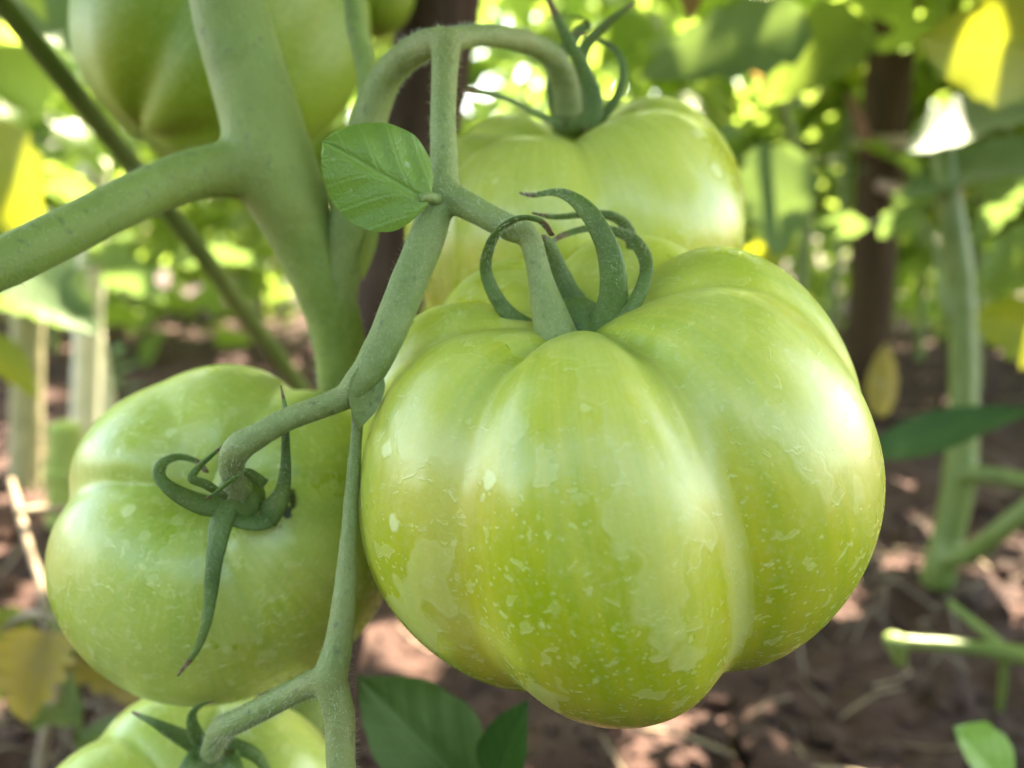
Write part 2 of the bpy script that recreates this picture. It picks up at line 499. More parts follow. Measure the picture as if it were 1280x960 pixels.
def build_ground():
    def axis(lo, hi, a, b, n, grow):
        mid = list(np.linspace(a, b, n)); st = mid[1] - mid[0]
        s, v, left, right = st, a, [], []
        while v > lo: s *= grow; v -= s; left.append(v)
        s, v = st, b
        while v < hi: s *= grow; v += s; right.append(v)
        return np.array(left[::-1] + mid + right)
    xs, ys = axis(-80, 80, -.9, .9, 260, 1.12), axis(-80, 90, .2, 1.6, 230, 1.12)
    X, Y = np.meshgrid(xs, ys)
    Z = soil_z(X, Y)
    V = np.stack([X.ravel(), Y.ravel(), Z.ravel()], 1)
    nx = len(xs)
    F = [(j * nx + i, j * nx + i + 1, (j + 1) * nx + i + 1, (j + 1) * nx + i) for j in range(len(ys) - 1) for i in range(nx - 1)]
    o = link("soil_ground", mesh_from("soil_ground", V, F, M_SOIL))
    tag(o, "dark red brown garden soil under the tomato plants", None, None, "structure")
    # crumbs and clods
    V, F = [], []
    ico = [(0, 0, 1)] + [(math.cos(a) * .9, math.sin(a) * .9, .4) for a in np.arange(5) * 1.2566] + \
          [(math.cos(a + .63) * .9, math.sin(a + .63) * .9, -.4) for a in np.arange(5) * 1.2566] + [(0, 0, -1)]
    IF = [(0, 1 + k, 1 + (k + 1) % 5) for k in range(5)] + [(11, 6 + (k + 1) % 5, 6 + k) for k in range(5)]
    for k in range(5): IF += [(1 + k, 6 + k, 1 + (k + 1) % 5), (1 + (k + 1) % 5, 6 + k, 6 + (k + 1) % 5)]
    for _ in range(9000):
        y = .25 + 1.5 * RNG.random() ** 1.7; x = RNG.uniform(-.75, .75) * (.4 + y)
        s = min(.014, .0015 * (1 + RNG.pareto(2.0)))
        z = float(soil_z(x, y)) + s * .3
        k = len(V)
        q = RNG.uniform(.65, 1.3, (12, 1)) * np.array(ico) * s * np.array([RNG.uniform(.8, 1.4), RNG.uniform(.8, 1.4), RNG.uniform(.6, 1)])
        V += list(q + (x, y, z)); F += [tuple(i + k for i in f) for f in IF]
    o = link("soil_clods", mesh_from("soil_clods", V, F, M_SOIL, smooth=False))
    tag(o, "loose crumbs and clods lying on the red brown soil", None, None, "stuff")
    mb = MB()
    for _ in range(230):
        y = .28 + 1.3 * RNG.random() ** 1.4; x = RNG.uniform(-.7, .7) * (.4 + y)
        a = RNG.uniform(0, math.pi); l = RNG.uniform(.012, .07); b = RNG.normal(0, .3)
        c = [(x + math.cos(a) * l * s + b * l * s * s * math.sin(a), y + math.sin(a) * l * s - b * l * s * s * math.cos(a)) for s in (-.5, 0, .5)]
        c = [(u, v, float(soil_z(u, v)) + .004 + .004 * RNG.random()) for u, v in c]
        mb.add(*tube(spline(c, 5), [RNG.uniform(.0004, .0013)] * 5, 4, cap=False))
    tag(mb.build("straw_litter", M_STRAW), "dry straw and rootlets scattered over the soil", None, None, "stuff")
build_ground()

# ------------------------------------------------------------------ tomatoes
def fruit_mesh(name, R, H, creases, gains, mat, nth=220, nph=120, pit=.34, pitw=.42, dimple=.05, pw=.5,
               amber=(), pale=(), scar=None, sq=.86, sm=4.0):
    """creases: (angle deg, depth) in rising order; gains: one factor for the lobe after each crease.
    angle 0 faces the local -Y, 90 the local +X; the axis is +Z"""
    n = 720
    ang = np.arange(n) * .5
    m = np.ones(n); cr = np.zeros(n); g = np.ones(n)
    k = len(creases)
    for i in range(k):
        a, da = creases[i]; b, db = creases[(i + 1) % k]
        if b <= a: b += 360
        for j in range(n):
            t = ang[j]
            while t < a: t += 360
            if t > b: continue
            u = (t - a) / (b - a)
            bump = (4 * u * (1 - u)) ** pw
            d = da * (1 - u) + db * u
            m[j] = 1 - d * (1 - bump)
            g[j] = gains[i]
            cr[j] = math.exp(-(min(u, 1 - u) * (b - a) / 7.0) ** 2)
    def smooth(x, s):
        h = int(s * 8); w_ = np.exp(-.5 * (np.arange(-h, h + 1) / (s * 2)) ** 2); w_ /= w_.sum()
        return np.convolve(np.concatenate([x[-h:], x, x[:h]]), w_, 'valid')
    m = smooth(m, sm); g = smooth(g, 12)
    V, F = [], []; at = {q: [] for q in ("theta", "hgt", "crease", "amber", "pale", "scar")}
    for j in range(nph + 1):
        ph = math.pi * (j / nph)
        s0 = max(math.sin(ph), 0); c0 = math.cos(ph)
        r0 = s0 ** sq
        z0 = math.copysign(abs(c0) ** 1.05, c0)
        lw = min(1.0, s0 * 2.6) * (1.0 if c0 > -.2 else max(.45, 1 - (-.2 - c0) * .45))
        for i in range(nth):
            t = i / nth * 720; i0 = int(t) % 720; i1 = (i0 + 1) % 720; f = t - int(t)
            mm = m[i0] * (1 - f) + m[i1] * f; gg = g[i0] * (1 - f) + g[i1] * f; cc = cr[i0] * (1 - f) + cr[i1] * f
            kf = (1 - (1 - mm) * lw)
            r = R * r0 * kf * (1 + (gg - 1) * s0)
            z = H * z0 * (1 - (1 - mm) * lw * .95) * (1 + (gg - 1) * s0)
            q = r / R
            if c0 > 0:
                z -= H * pit * math.exp(-(q / pitw) ** 2) + H * .05 * math.exp(-(q / .1) ** 2)
                z -= H * .0
            else: z += H * dimple * math.exp(-(q / .22) ** 2)
            th = i / nth * 2 * math.pi
            w1 = 1 + .018 * noise.noise(Vector((math.sin(th) * 1.4, math.cos(th) * 1.4, z / H * 1.2 + R * 311)))
            V.append((r * math.sin(th) * w1, -r * math.cos(th) * w1, z))
            at["theta"].append(math.sin(th * .5) * 3 + math.cos(th) * .6); at["hgt"].append(z / H); at["crease"].append(cc)
            am = pl = 0
            dg = math.degrees(th)
            for (a, wd, lo, hi, st) in amber:
                d_ = abs((dg - a + 180) % 360 - 180); hz = z / H
                am = max(am, st * math.exp(-(d_ / wd) ** 2) * max(0, min(1, (hz - lo) / .2)) * max(0, min(1, (hi - hz) / .2)))
            for (a, wd, lo, hi, st) in pale:
                d_ = abs((dg - a - 3 * noise.noise(Vector((0, 0, z * 160))) + 180) % 360 - 180); hz = z / H
                pl = max(pl, st * max(0, min(1, (wd - d_) / (wd * .35))) * max(0, min(1, (hz - lo) / .1)) * max(0, min(1, (hi - hz) / .2)))
            at["amber"].append(am); at["pale"].append(pl)
            sv = 0
            if scar:
                a, ra, rr = scar
                d_ = abs((dg - a + 180) % 360 - 180)
                sv = math.exp(-(d_ / 16) ** 2) * math.exp(-((q - ra) / rr) ** 2) if c0 > 0 else 0
            at["scar"].append(sv)
    for j in range(nph):
        for i in range(nth):
            i2 = (i + 1) % nth
            F.append((j * nth + i, (j + 1) * nth + i, (j + 1) * nth + i2, j * nth + i2))
    return mesh_from(name, V, F, mat, attrs=at)

def orient(center, axis, spin=0.0):
    """local Z along axis, local -Y turned to the camera"""
    a = Vector(axis).normalized()
    f = (Vector((0, 0, CAM_H)) - center); f = (f - a * f.dot(a)).normalized()
    y = -f; x = y.cross(a)
    Mx = Matrix((x, y, a)).transposed() @ Matrix.Rotation(spin, 3, 'Z')
    return Mx

def strap(ctrl, n=26, sides=10, flat=.38, hint=None, keel=.0):
    """sepal: (px, py, depth, half width px) -> flattened tapering strap"""
    c = [(*P(a, b, d), rpx(r, d)) for a, b, d, r in ctrl]
    s = spline(c, n)
    s[:, 3] = np.maximum(s[:, 3], .00012)
    return s[:, :3], s[:, 3], tube(s[:, :3], s[:, 3], sides, flat=flat, hint=hint, lump=.08)

def make_tomato(label, center, axis, mesh, hub, sepals, tips=True, spin=0.0, hint=None, nh=260, calyx=True):
    root = empty("tomato", center)
    tag(root, label, "tomato", "unripe green tomatoes on the vine")
    o = bpy.data.objects.new("fruit", mesh); COL.objects.link(o); o.parent = root
    o.rotation_euler = orient(center, axis, spin).to_euler()
    if not calyx: return root
    hp, hr = hub
    a = Vector(axis).normalized()
    pr = [(-.6, .55), (-.3, .95), (0, 1.0), (.35, .75), (.7, .42)]
    pts = [hp + a * (z * hr) for z, _ in pr]
    s = spline([(*p, q[1] * hr) for p, q in zip(pts, pr)], 12)
    cal = MB().add(*tube(s[:, :3], s[:, 3], 16, lump=.1)).build("calyx", M_SEPAL, root)
    allp = []
    for ctrl in sepals:
        p, r, t = strap(ctrl, hint=hint)
        mi = [1 if (i > len(p) - 4) else 0 for i in range(len(p))]
        mb = MB().add(*t)
        nf = len(mb.F); sd = 10
        mb.MI = [1 if (k // sd) >= len(p) - 4 else 0 for k in range(nf)]
        mb.build("sepal", [M_SEPAL, M_TIP], cal)
        allp.append((p, r * .6))
    if nh:
        V, F = hairs(allp, nh, .0011, .00004)
        h = link("calyx_hairs", mesh_from("calyx_hairs", V, F, M_HAIR), cal); h["kind"] = "stuff"
    return root

def cdir(x, y, z):
    """direction given in camera axes: right, up, towards the camera"""
    return CM3 @ Vector((x, y, z))

# the big ribbed one in front
C1 = P(757, 569, .176)
A1 = cdir(-.20, .86, .43)
f1 = fruit_mesh("big_fruit",   .0522, .0445, [(21, .20), (80, .10), (128, .15), (186, .16), (238, .15), (281, .09), (328, .15)],
                [1.0, .99, 1.0, 1.0, .97, .98, 1.03], M_FRUIT, 300, 170,
                amber=[(325, 9, -.7, .7, .8), (290, 14, -.7, .4, .3), (345, 5, -.6, .2, .4)], pale=[(20.5, 3.0, -.45, .85, .7), (36, 9, .3, .6, .35)])
D1 = .168
S = D1
sep1 = [
    [(738, 418, S - .002, 22), (722, 385, S + .001, 17), (704, 350, S + .001, 13), (692, 322, S, 11), (684, 304, S - .002, 8), (676, 296, S - .003, 4)],
    [(690, 425, S - .004, 13), (665, 412, S - .004, 12), (637, 393, S - .004, 11), (617, 366, S - .005, 9.5), (607, 334, S - .006, 8.5), (615, 301, S - .011, 8), (633, 280, S - .0145, 7.5), (655, 272, S - .016, 7), (677, 277, S - .0155, 6.5), (690, 294, S - .013, 4.5)],
    [(742, 436, S - .007, 22), (752, 412, S - .008, 21), (766, 375, S - .010, 18.5), (764, 325, S - .012, 16), (750, 288, S - .012, 13.5), (731, 260, S - .010, 11), (709, 244, S - .007, 7.5), (690, 240, S - .004, 5), (667, 244, S - .002, 3.5), (649, 241, S, 1.2)],
    [(746, 424, S - .007, 14), (766, 410, S - .010, 12), (786, 389, S - .011, 11), (803, 359, S - .011, 10), (808, 328, S - .009, 9), (795, 303, S - .002, 8.5), (775, 291, S + .001, 8), (740, 285, S + .003, 6), (706, 293, S + .001, 4.5), (689, 303, S - .001, 3)],
    [(768, 392, S + .006, 9), (784, 355, S + .008, 9), (791, 315, S + .008, 8.5), (785, 286, S + .006, 7.5), (765, 270, S + .004, 6.5), (735, 268, S + .003, 5), (700, 271, S + .002, 4), (683, 270, S + .001, 3), (665, 266, S, 1.2)],
    [(725, 400, S + .006, 12), (742, 375, S + .010, 10), (752, 352, S + .012, 6), (748, 340, S + .013, 2)],
]
make_tomato("largest green ribbed tomato in front, five deep lobes with pale dried spray marks", C1, A1, f1, (P(722, 402, S - .003), .0060), sep1, hint=tuple(cdir(0, .3, 1)), nh=2200)

# the one behind and above it
C2 = P(718, 284, .238)
A2 = cdir(-.17, .90, .42)
f2 = fruit_mesh("rear_fruit", .0462, .0385, [(10, .13), (78, .06), (130, .16), (190, .16), (250, .16), (300, .13)], [1.0, 1, 1, 1, .98, 1.0], M_FRUIT_B, 200, 110,
                pit=.42, pitw=.46, amber=[(330, 30, -.8, .4, .25)], pale=[(8, 3, -.2, .5, .3)])
S = .222
sep2 = [
    [(736, 162, S - .010, 11), (743, 128, S - .012, 11), (733, 95, S - .014, 9.5), (720, 68, S - .016, 8), (702, 34, S - .018, 6), (684, -4, S - .02, 3)],
    [(728, 150, S - .002, 11), (722, 105, S - .005, 10), (730, 62, S - .008, 8), (752, 36, S - .01, 6.5), (776, 16, S - .012, 4), (796, 2, S - .013, 1)],
    [(748, 152, S - .003, 7), (772, 120, S - .005, 6.5), (779, 86, S - .006, 5.5), (769, 62, S - .005, 4.5), (748, 50, S - .002, 3), (716, 40, S, 1.5)],
    [(700, 152, S - .004, 9), (684, 148, S - .008, 7.5), (648, 130, S - .016, 6), (614, 117, S - .022, 5), (578, 112, S - .026, 4)],
    [(702, 150, S, 12), (694, 110, S + .002, 12), (700, 75, S + .004, 10), (722, 42, S + .004, 7), (736, 30, S + .002, 5), (715, 20, S, 3), (680, 24, S - .004, 1.4)],
]
make_tomato("pale green tomato behind the largest one, its stalk arching in from the left", C2, A2, f2, (P(718, 152, S), .0055), sep2, hint=tuple(cdir(0, .3, 1)), nh=300)

# left one, its calyx towards the camera
C3 = P(289, 658, .203)
A3 = cdir(.10, .40, .90)
f3 = fruit_mesh("left_fruit", .0388, .0345, [(58, .08), (119, .17), (170, .04), (226, .16), (345, .08)], [1.0, .98, .98, 1.02, 1.0], M_FRUIT_L, 220, 120, pit=.20, pitw=.30,
                scar=(38, .42, .06), amber=[(130, 20, .0, .6, .3)])
S = .169
sep3 = [
    [(286, 628, S, 15), (262, 632, S - .002, 16), (236, 624, S - .004, 14), (212, 610, S - .006, 11), (199, 594, S - .006, 9), (204, 578, S - .003, 8), (224, 571, S, 7), (246, 577, S + .001, 6), (258, 590, S - .002, 4)],
    [(285, 625, S, 20), (276, 655, S - .003, 17), (268, 700, S - .005, 12.5), (263, 745, S - .004, 10), (257, 782, S - .004, 7.5), (244, 815, S - .0025, 5), (222, 845, S, 1.6)],
    [(335, 645, S + .001, 20), (352, 620, S - .004, 15), (357, 585, S - .008, 11), (357, 548, S - .011, 8.5), (356, 510, S - .013, 5.5), (351, 482, S - .014, 1)],
    [(330, 605, S - .004, 8), (308, 590, S - .008, 7), (290, 600, S - .011, 6), (272, 614, S - .013, 4.5), (256, 625, S - .014, 1.5)],
    [(282, 622, S - .004, 6), (258, 606, S - .008, 7), (240, 598, S - .010, 6.5), (248, 584, S - .010, 5), (264, 570, S - .011, 3.5), (280, 556, S - .011, 1.5)],
    [(345, 630, S + .003, 17), (330, 652, S, 13), (300, 652, S - .001, 12), (280, 640, S - .002, 9)],
]
sep3 = [[(a_, b_, c_, max(1.2, d_ * .88)) for a_, b_, c_, d_ in q_] for q_ in sep3]
make_tomato("dusty green tomato at left, its calyx and stalk turned to the front", C3, A3, f3, (P(300, 618, S + .001), .0046), sep3, hint=tuple(cdir(0, .2, 1)), nh=500)

# the bottom one, cut by the frame
C4 = P(240, 1068, .208)
A4 = cdir(.10, .86, .50)
f4 = fruit_mesh("bottom_fruit", .0385, .0365, [(20, .10), (75, .13), (150, .10), (215, .12), (305, .15)], [1.0] * 5, M_FRUIT_L, 180, 100)
S = .192
sep4 = [
    [(262, 935, S - .004, 12), (246, 920, S - .008, 10), (240, 895, S - .011, 6), (250, 882, S - .012, 4), (268, 876, S - .012, 1.2)],
    [(255, 940, S - .006, 14), (235, 960, S - .010, 11), (222, 1000, S - .010, 7), (215, 1040, S - .006, 2)],
    [(245, 930, S - .004, 13), (215, 915, S - .008, 9), (190, 902, S - .010, 5), (165, 890, S - .008, 1.5)],
    [(285, 945, S - .006, 14), (300, 985, S - .010, 11), (308, 1040, S - .006, 4)],
    [(285, 930, S - .004, 11), (320, 945, S - .004, 8), (345, 985, S - .001, 3)],
]
make_tomato("lowest green tomato peeping up in the bottom left corner", C4, A4, f4, (P(264, 945, S), .0048), sep4, hint=tuple(cdir(0, .3, 1)), nh=200)

# upper left, behind the thick stem
C5 = P(284, 34, .285)
A5 = cdir(.50, .82, -.25)
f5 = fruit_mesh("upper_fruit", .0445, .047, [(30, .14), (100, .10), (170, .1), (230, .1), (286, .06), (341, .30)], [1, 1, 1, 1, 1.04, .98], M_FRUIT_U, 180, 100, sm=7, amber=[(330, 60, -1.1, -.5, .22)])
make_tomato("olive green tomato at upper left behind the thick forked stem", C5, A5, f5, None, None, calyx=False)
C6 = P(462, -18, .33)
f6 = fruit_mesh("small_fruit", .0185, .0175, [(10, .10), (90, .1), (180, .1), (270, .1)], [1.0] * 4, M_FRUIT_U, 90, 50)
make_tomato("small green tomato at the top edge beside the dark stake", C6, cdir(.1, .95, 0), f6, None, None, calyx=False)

# ------------------------------------------------------------------ leaves
def leaf_grid(L, W, nx=8, ny=16, prof=None, teeth=0.0, nteeth=5, cup=.2, droop=.3, quilt=0.0, nq=4.5, twist=0.0, seed=0, thick=0.0):
    """leaf blade in local axes: stalk at the origin, length along +Y, width along X, upper face +Z"""
    rnd = random.Random(seed)
    V, UV, F = [], [], []
    ph = rnd.uniform(0, 6)
    for j in range(ny + 1):
        v = j / ny
        if prof: wv = np.interp(v, [p[0] for p in prof], [p[1] for p in prof])
        else: wv = (math.sin(math.pi * min(1, v * .96 + .04) ** .72)) ** .8 if v < 1 else 0
        wv = max(wv, .012)
        for i in range(nx + 1):
            u = i / nx * 2 - 1
            tw = wv
            if teeth and abs(u) > .4: tw *= 1 + teeth * (abs(u) - .4) / .6 * (((v * nteeth + .3 * (u > 0)) % 1) * 1.6 - .8)
            x = u * tw * W / 2
            z = cup * abs(u) ** 1.6 * wv * W / 2 - droop * L * v * v + .03 * W * math.sin(v * 9 + ph + u * 2) * abs(u)
            if quilt:
                f = ((v - (abs(u) * wv) ** .8 * .5) * nq) % 1
                z += quilt * (.5 - .5 * math.cos(2 * math.pi * f)) * min(1, abs(u) * 4) * wv - quilt * .9 * math.exp(-(u / .07) ** 2)
            y = L * (v - .0) * (1 - .25 * droop * v)
            if twist:
                a = twist * v; x, z = x * math.cos(a) - z * math.sin(a), x * math.sin(a) + z * math.cos(a)
            V.append((x, y, z)); UV.append((.5 + u * .5 * wv, v))
    for j in range(ny):
        for i in range(nx):
            F.append((j * (nx + 1) + i, j * (nx + 1) + i + 1, (j + 1) * (nx + 1) + i + 1, (j + 1) * (nx + 1) + i))
    return V, F, UV

def place_leaf(base, tip, up, W=None, **kw):
    if kw.get('prof'):
        q_ = spline(kw['prof'], 60); kw = dict(kw, prof=[(float(a_), max(0.0, float(b_))) for a_, b_ in q_])
    """leaf blade between two world points with its upper face towards `up`"""
    y = (Vector(tip) - Vector(base)); L = y.length; y.normalize()
    z = Vector(up); z = (z - y * z.dot(y)).normalized(); x = y.cross(z)
    Mx = Matrix((x, y, z)).transposed()
    V, F, UV = leaf_grid(L, W, **kw)
    return [Vector(base) + Mx @ Vector(v) for v in V], F, UV

# ------------------------------------------------------------------ the main plant
def joined(name, tubes, mat, parent, vox=.0007, smooth=6):
    """fuse round stalks into one smooth skin"""
    mb = MB()
    for t in tubes: mb.add(*t)
    me = mb.mesh(name, mat)
    o = bpy.data.objects.new("temp", me); COL.objects.link(o)
    r = o.modifiers.new("r", 'REMESH'); r.mode = 'VOXEL'; r.voxel_size = vox; r.use_smooth_shade = True
    s = o.modifiers.new("s", 'SMOOTH'); s.iterations = smooth; s.factor = .5
    bpy.context.view_layer.update()
    dg = bpy.context.evaluated_depsgraph_get()
    m2 = bpy.data.meshes.new_from_object(o.evaluated_get(dg)); m2.name = name
    bpy.data.objects.remove(o); bpy.data.meshes.remove(me)
    m2.materials.clear(); m2.materials.append(mat)
    return link(name, m2, parent)

plant_base = P(330, 900, .27); plant_base.z = 0
plant = empty("tomato_plant", plant_base)
tag(plant, "tomato plant in front with a thick forked stem carrying the big green tomatoes", "plant", "tomato plants in the garden")

gp = Vector((plant_base.x, plant_base.y, -.02))
def to_pd(pt):
    q = CM.inverted() @ Vector(pt); d = -q.z
    return (640 + q.x / d * FPX, 480 - q.y / d * FPX, d)
main_c = [(262, -160, .195, 52), (285, 0, .200, 48), (318, 120, .203, 50), (350, 225, .206, 52), (392, 325, .212, 40), (424, 430, .222, 33), (425, 540, .238, 33), (385, 720, .26, 34)]
gq = to_pd(gp)
main_c.append((gq[0], gq[1], gq[2], 34))
mp, mr, mt = pix_tube(main_c, 70, 18, .04)
br_c = [(345, 215, .206, 44), (290, 212, .202, 36), (230, 222, .196, 32), (150, 256, .186, 31), (60, 302, .174, 32), (-20, 338, .165, 33), (-140, 372, .155, 34)]
bp, brr, bt = pix_tube(br_c, 44, 16, .04)
stem = joined("main_stem", [mt, bt], M_STEM, plant, .0012, 10)
V, F = hairs([(mp, mr), (bp, brr)], 4200, .0014, .00005)
h = link("stem_hairs", mesh_from("stem_hairs", V, F, M_HAIR), stem); h["kind"] = "stuff"

T = []
T.append(pix_tube([(418, 500, .232, 14), (420, 420, .220, 20), (427, 345, .212, 23), (438, 270, .205, 24), (452, 200, .200, 24), (464, 140, .197, 23), (486, 92, .192, 20), (520, 62, .184, 19), (556, 50, .177, 18)], 40, 14))
T.append(pix_tube([(545, 54, .178, 17), (590, 45, .186, 14), (640, 48, .196, 14), (682, 64, .206, 15), (704, 95, .214, 17), (712, 150, .221, 19)], 26, 14))
T.append(pix_tube([(558, 48, .177, 20), (556, 90, .173, 17), (554, 150, .169, 17), (555, 200, .166, 18), (556, 244, .163, 20)], 26, 14))
T.append(pix_tube([(552, 238, .163, 20), (575, 252, .161, 18), (608, 270, .159, 17), (640, 286, .158, 17), (654, 290, .158, 16), (663, 300, .158, 15), (670, 325, .158, 15), (678, 360, .158, 18), (688, 395, .158, 24), (698, 432, .158, 30)], 30, 14))
T.append(pix_tube([(552, 240, .163, 20), (536, 290, .161, 23), (512, 350, .158, 24), (488, 410, .156, 23), (466, 455, .155, 22), (440, 490, .155, 19)], 30, 14))
T.append(pix_tube([(462, 466, .155, 19), (438, 492, .155, 17), (402, 508, .155, 15.5), (360, 524, .155, 15.5), (325, 543, .155, 16.5), (296, 562, .156, 19), (290, 585, .160, 16), (299, 612, .167, 17)], 34, 14))
T.append(pix_tube([(452, 478, .156, 18), (448, 515, .158, 9), (446, 545, .158, 8), (441, 600, .157, 9.5), (437, 660, .156, 11), (432, 730, .155, 14.5), (424, 800, .154, 18), (412, 850, .154, 23)], 36, 14))
T.append(pix_tube([(412, 848, .154, 22), (424, 895, .154, 20), (426, 950, .154, 19), (430, 1030, .155, 19), (440, 1120, .158, 18)], 20, 14))
T.append(pix_tube([(415, 845, .154, 21), (378, 860, .156, 16), (335, 882, .160, 15.5), (296, 902, .166, 15.5), (276, 912, .172, 15), (264, 940, .184, 14)], 26, 14))
truss = joined("fruit_truss", [t[2] for t in T], M_TRUSS, plant, .00055, 5)
V, F = hairs([(t[0], t[1]) for t in T], 8000, .00105, .00004)
h = link("truss_hairs", mesh_from("truss_hairs", V, F, M_HAIR), truss); h["kind"] = "stuff"
# thin shoot that climbs beside the truss, and the bract at its lower joint
pix = pix_tube([(462, 150, .200, 15), (458, 90, .202, 13), (446, 30, .206, 14), (440, -60, .21, 14)], 14, 10)
MB().add(*pix[2]).build("side_shoot", M_STEM, plant)
mb = MB().add(*place_leaf(P(462, 462, .1535), P(449, 538, .1535), cdir(.35, .2, 1), .0062, nx=8, ny=16, cup=.2, droop=.05,
              prof=[(0, .7), (.25, 1), (.6, .8), (.85, .35), (1, 0)]))
mb.build("bract", M_TRUSS, plant)
# small sharp leaf at the joint
pet = pix_tube([(548, 250, .160, 8), (536, 246, .157, 6.5), (524, 248, .156, 5)], 8, 10)
lf = MB().add(*place_leaf(P(536, 252, .1565), P(402, 172, .150), cdir(.10, .12, 1), .0192, nx=36, ny=56, cup=-.22, droop=.07, quilt=.00042, nq=3.2,
              prof=[(0, .14), (.06, .52), (.15, .80), (.3, .98), (.45, 1.0), (.6, .93), (.75, .76), (.87, .52), (.95, .26), (1, 0)], seed=3))
lf.build("leaf", M_LEAF, plant)
MB().add(*pet[2]).build("leaf_stalk", M_TRUSS, plant)
# shaded leaves tucked behind the small one
for bs, tp, W_, m in (((438, 200, .215), (425, 285, .21), .008, M_LEAFGL), ((470, 275, .205), (452, 352, .205), .003, M_LEAFYL)):
    MB().add(*place_leaf(P(*bs), P(*tp), cdir(.2, .3, 1), W_, nx=6, ny=10, cup=.2, droop=.05)).build("leaf", m, plant)

# ------------------------------------------------------------------ stakes
def stake(name, label, ctrl, mat, sides=14, group="wooden stakes between the plants", lump=.10):
    p, r, t = pix_tube(ctrl, 40, sides, lump)
    root = empty(name, (p[-1][0], p[-1][1], 0))
    tag(root, label, "stake", group)
    MB().add(*t).build("pole", mat, root)
    return root, p, r

def down_to_ground(px, py, d, r, px2, py2):
    g = ground_at(px2, py2, -.02); q = to_pd(g)
    return (q[0], q[1], q[2], r * d / q[2])

S1 = stake("wooden_stake", "dark wooden stake close behind the thick stem", [(563, -160, .36, 54), (549, 0, .36, 52), (527, 150, .36, 50), (500, 300, .36, 46), (474, 450, .36, 44), (430, 700, .37, 42), (400, 880, .38, 40)], M_WOOD)
p2 = down_to_ground(1085, 470, 1.1, 26, 1078, 540)
S2 = stake("wooden_stake", "dark wooden stake at right with a cord tied round it", [(1130, -160, 1.0, 29), (1120, 0, 1.0, 29), (1104, 170, 1.02, 29), (1092, 330, 1.04, 28), (1083, 450, 1.07, 27), p2], M_WOODR)
stk = S2[0]
c0 = P(1102, 181, 1.02); rr = rpx(30, 1.02)
ring = [c0 + Vector((math.cos(a) * rr, math.sin(a) * rr, .003 * math.sin(a))) for a in np.linspace(0, 2 * math.pi, 25)]
cd = MB().add(*tube(ring, [.0042] * 25, 8, cap=False))
ring2 = [q + Vector((0, 0, .007)) for q in ring]
cd.add(*tube(ring2, [.0038] * 25, 8, cap=False))
o = cd.build("tie_cord", M_CORD); tag(o, "pale cord tied round the dark stake at right", "cord")
t = pix_tube([(1088, 190, 1.0, 9), (1078, 165, .99, 7), (1070, 140, .985, 5), (1061, 118, .98, 3)], 12, 8, .2)
MB().add(*t[2]).build("twig", mat_plain("twig_bark", (.14, .06, .035), (.22, .10, .06), 200), stk)
t = pix_tube([(1100, 232, 1.0, 8), (1122, 238, .98, 8), (1150, 243, .97, 7), (1172, 240, .96, 6)], 12, 8, .2)
MB().add(*t[2]).build("side_stub", mat_plain("stub_bark", (.22, .13, .10), (.36, .25, .2), 120), stk)

# thin diagonal cane at the upper left, pale stakes below it
def stalk(name, label, cat, ctrl, mat, group=None, part="stem", lump=.06, nodes=()):
    p, r, t = pix_tube(ctrl, 30, 12, lump)
    i = int(np.argmin(p[:, 2]))
    root = empty(name, tuple(p[i])); tag(root, label, cat, group)
    MB().add(*t).build(part, mat, root)
    for u in nodes:
        k = int(u * (len(p) - 1))
        T_, N_, B_ = frames(p)
        q = [p[k] - T_[k] * r[k] * .5, p[k], p[k] + T_[k] * r[k] * .5]
        MB().add(*tube(q, [r[k] * .95, r[k] * 1.22, r[k] * .95], 12)).build("node", mat, root)
    return root
stalk("leaning_stem", "long yellow green stem leaning diagonally at upper left", "stem",
      [(-60, -70, .27, 14), (20, 25, .30, 14), (120, 150, .34, 13.5), (220, 275, .39, 12.5), (310, 395, .46, 11), (385, 500, .55, 10), (440, 590, .66, 9)], M_STALKG, nodes=(.42,))
def post(label, x, ytop, ybase, rtop, mat, cat="stake", name="garden_stake", lean=0, nodes=(), group="pale garden stakes at left"):
    g = ground_at(x, ybase, -.01); q = to_pd(g)
    return stalk(name, label, cat, [(x + lean, ytop, q[2] * .98, rtop), (x + lean * .5, (ytop + ybase) / 2, q[2] * .99, rtop), (q[0], q[1], q[2], rtop)], mat, group, part="pole", nodes=nodes)
post("tan green stake nearest the left edge", 32, 330, 615, 19, mat_plain("tan_stake", (.20, .19, .09), (.30, .27, .15), 60), lean=3)
post("tall whitish stake at left, second from the edge", 104, 200, 585, 17, M_STALK, lean=14, nodes=(.35,))
post("short bright green cane cut off at left", 80, 532, 655, 20, mat_plain("cane_green", (.24, .33, .06), (.32, .40, .10), 60), lean=1, nodes=(.5,))
post("pale leaning stake behind the left tomato", 140, 420, 560, 13, M_STALK, lean=-24)

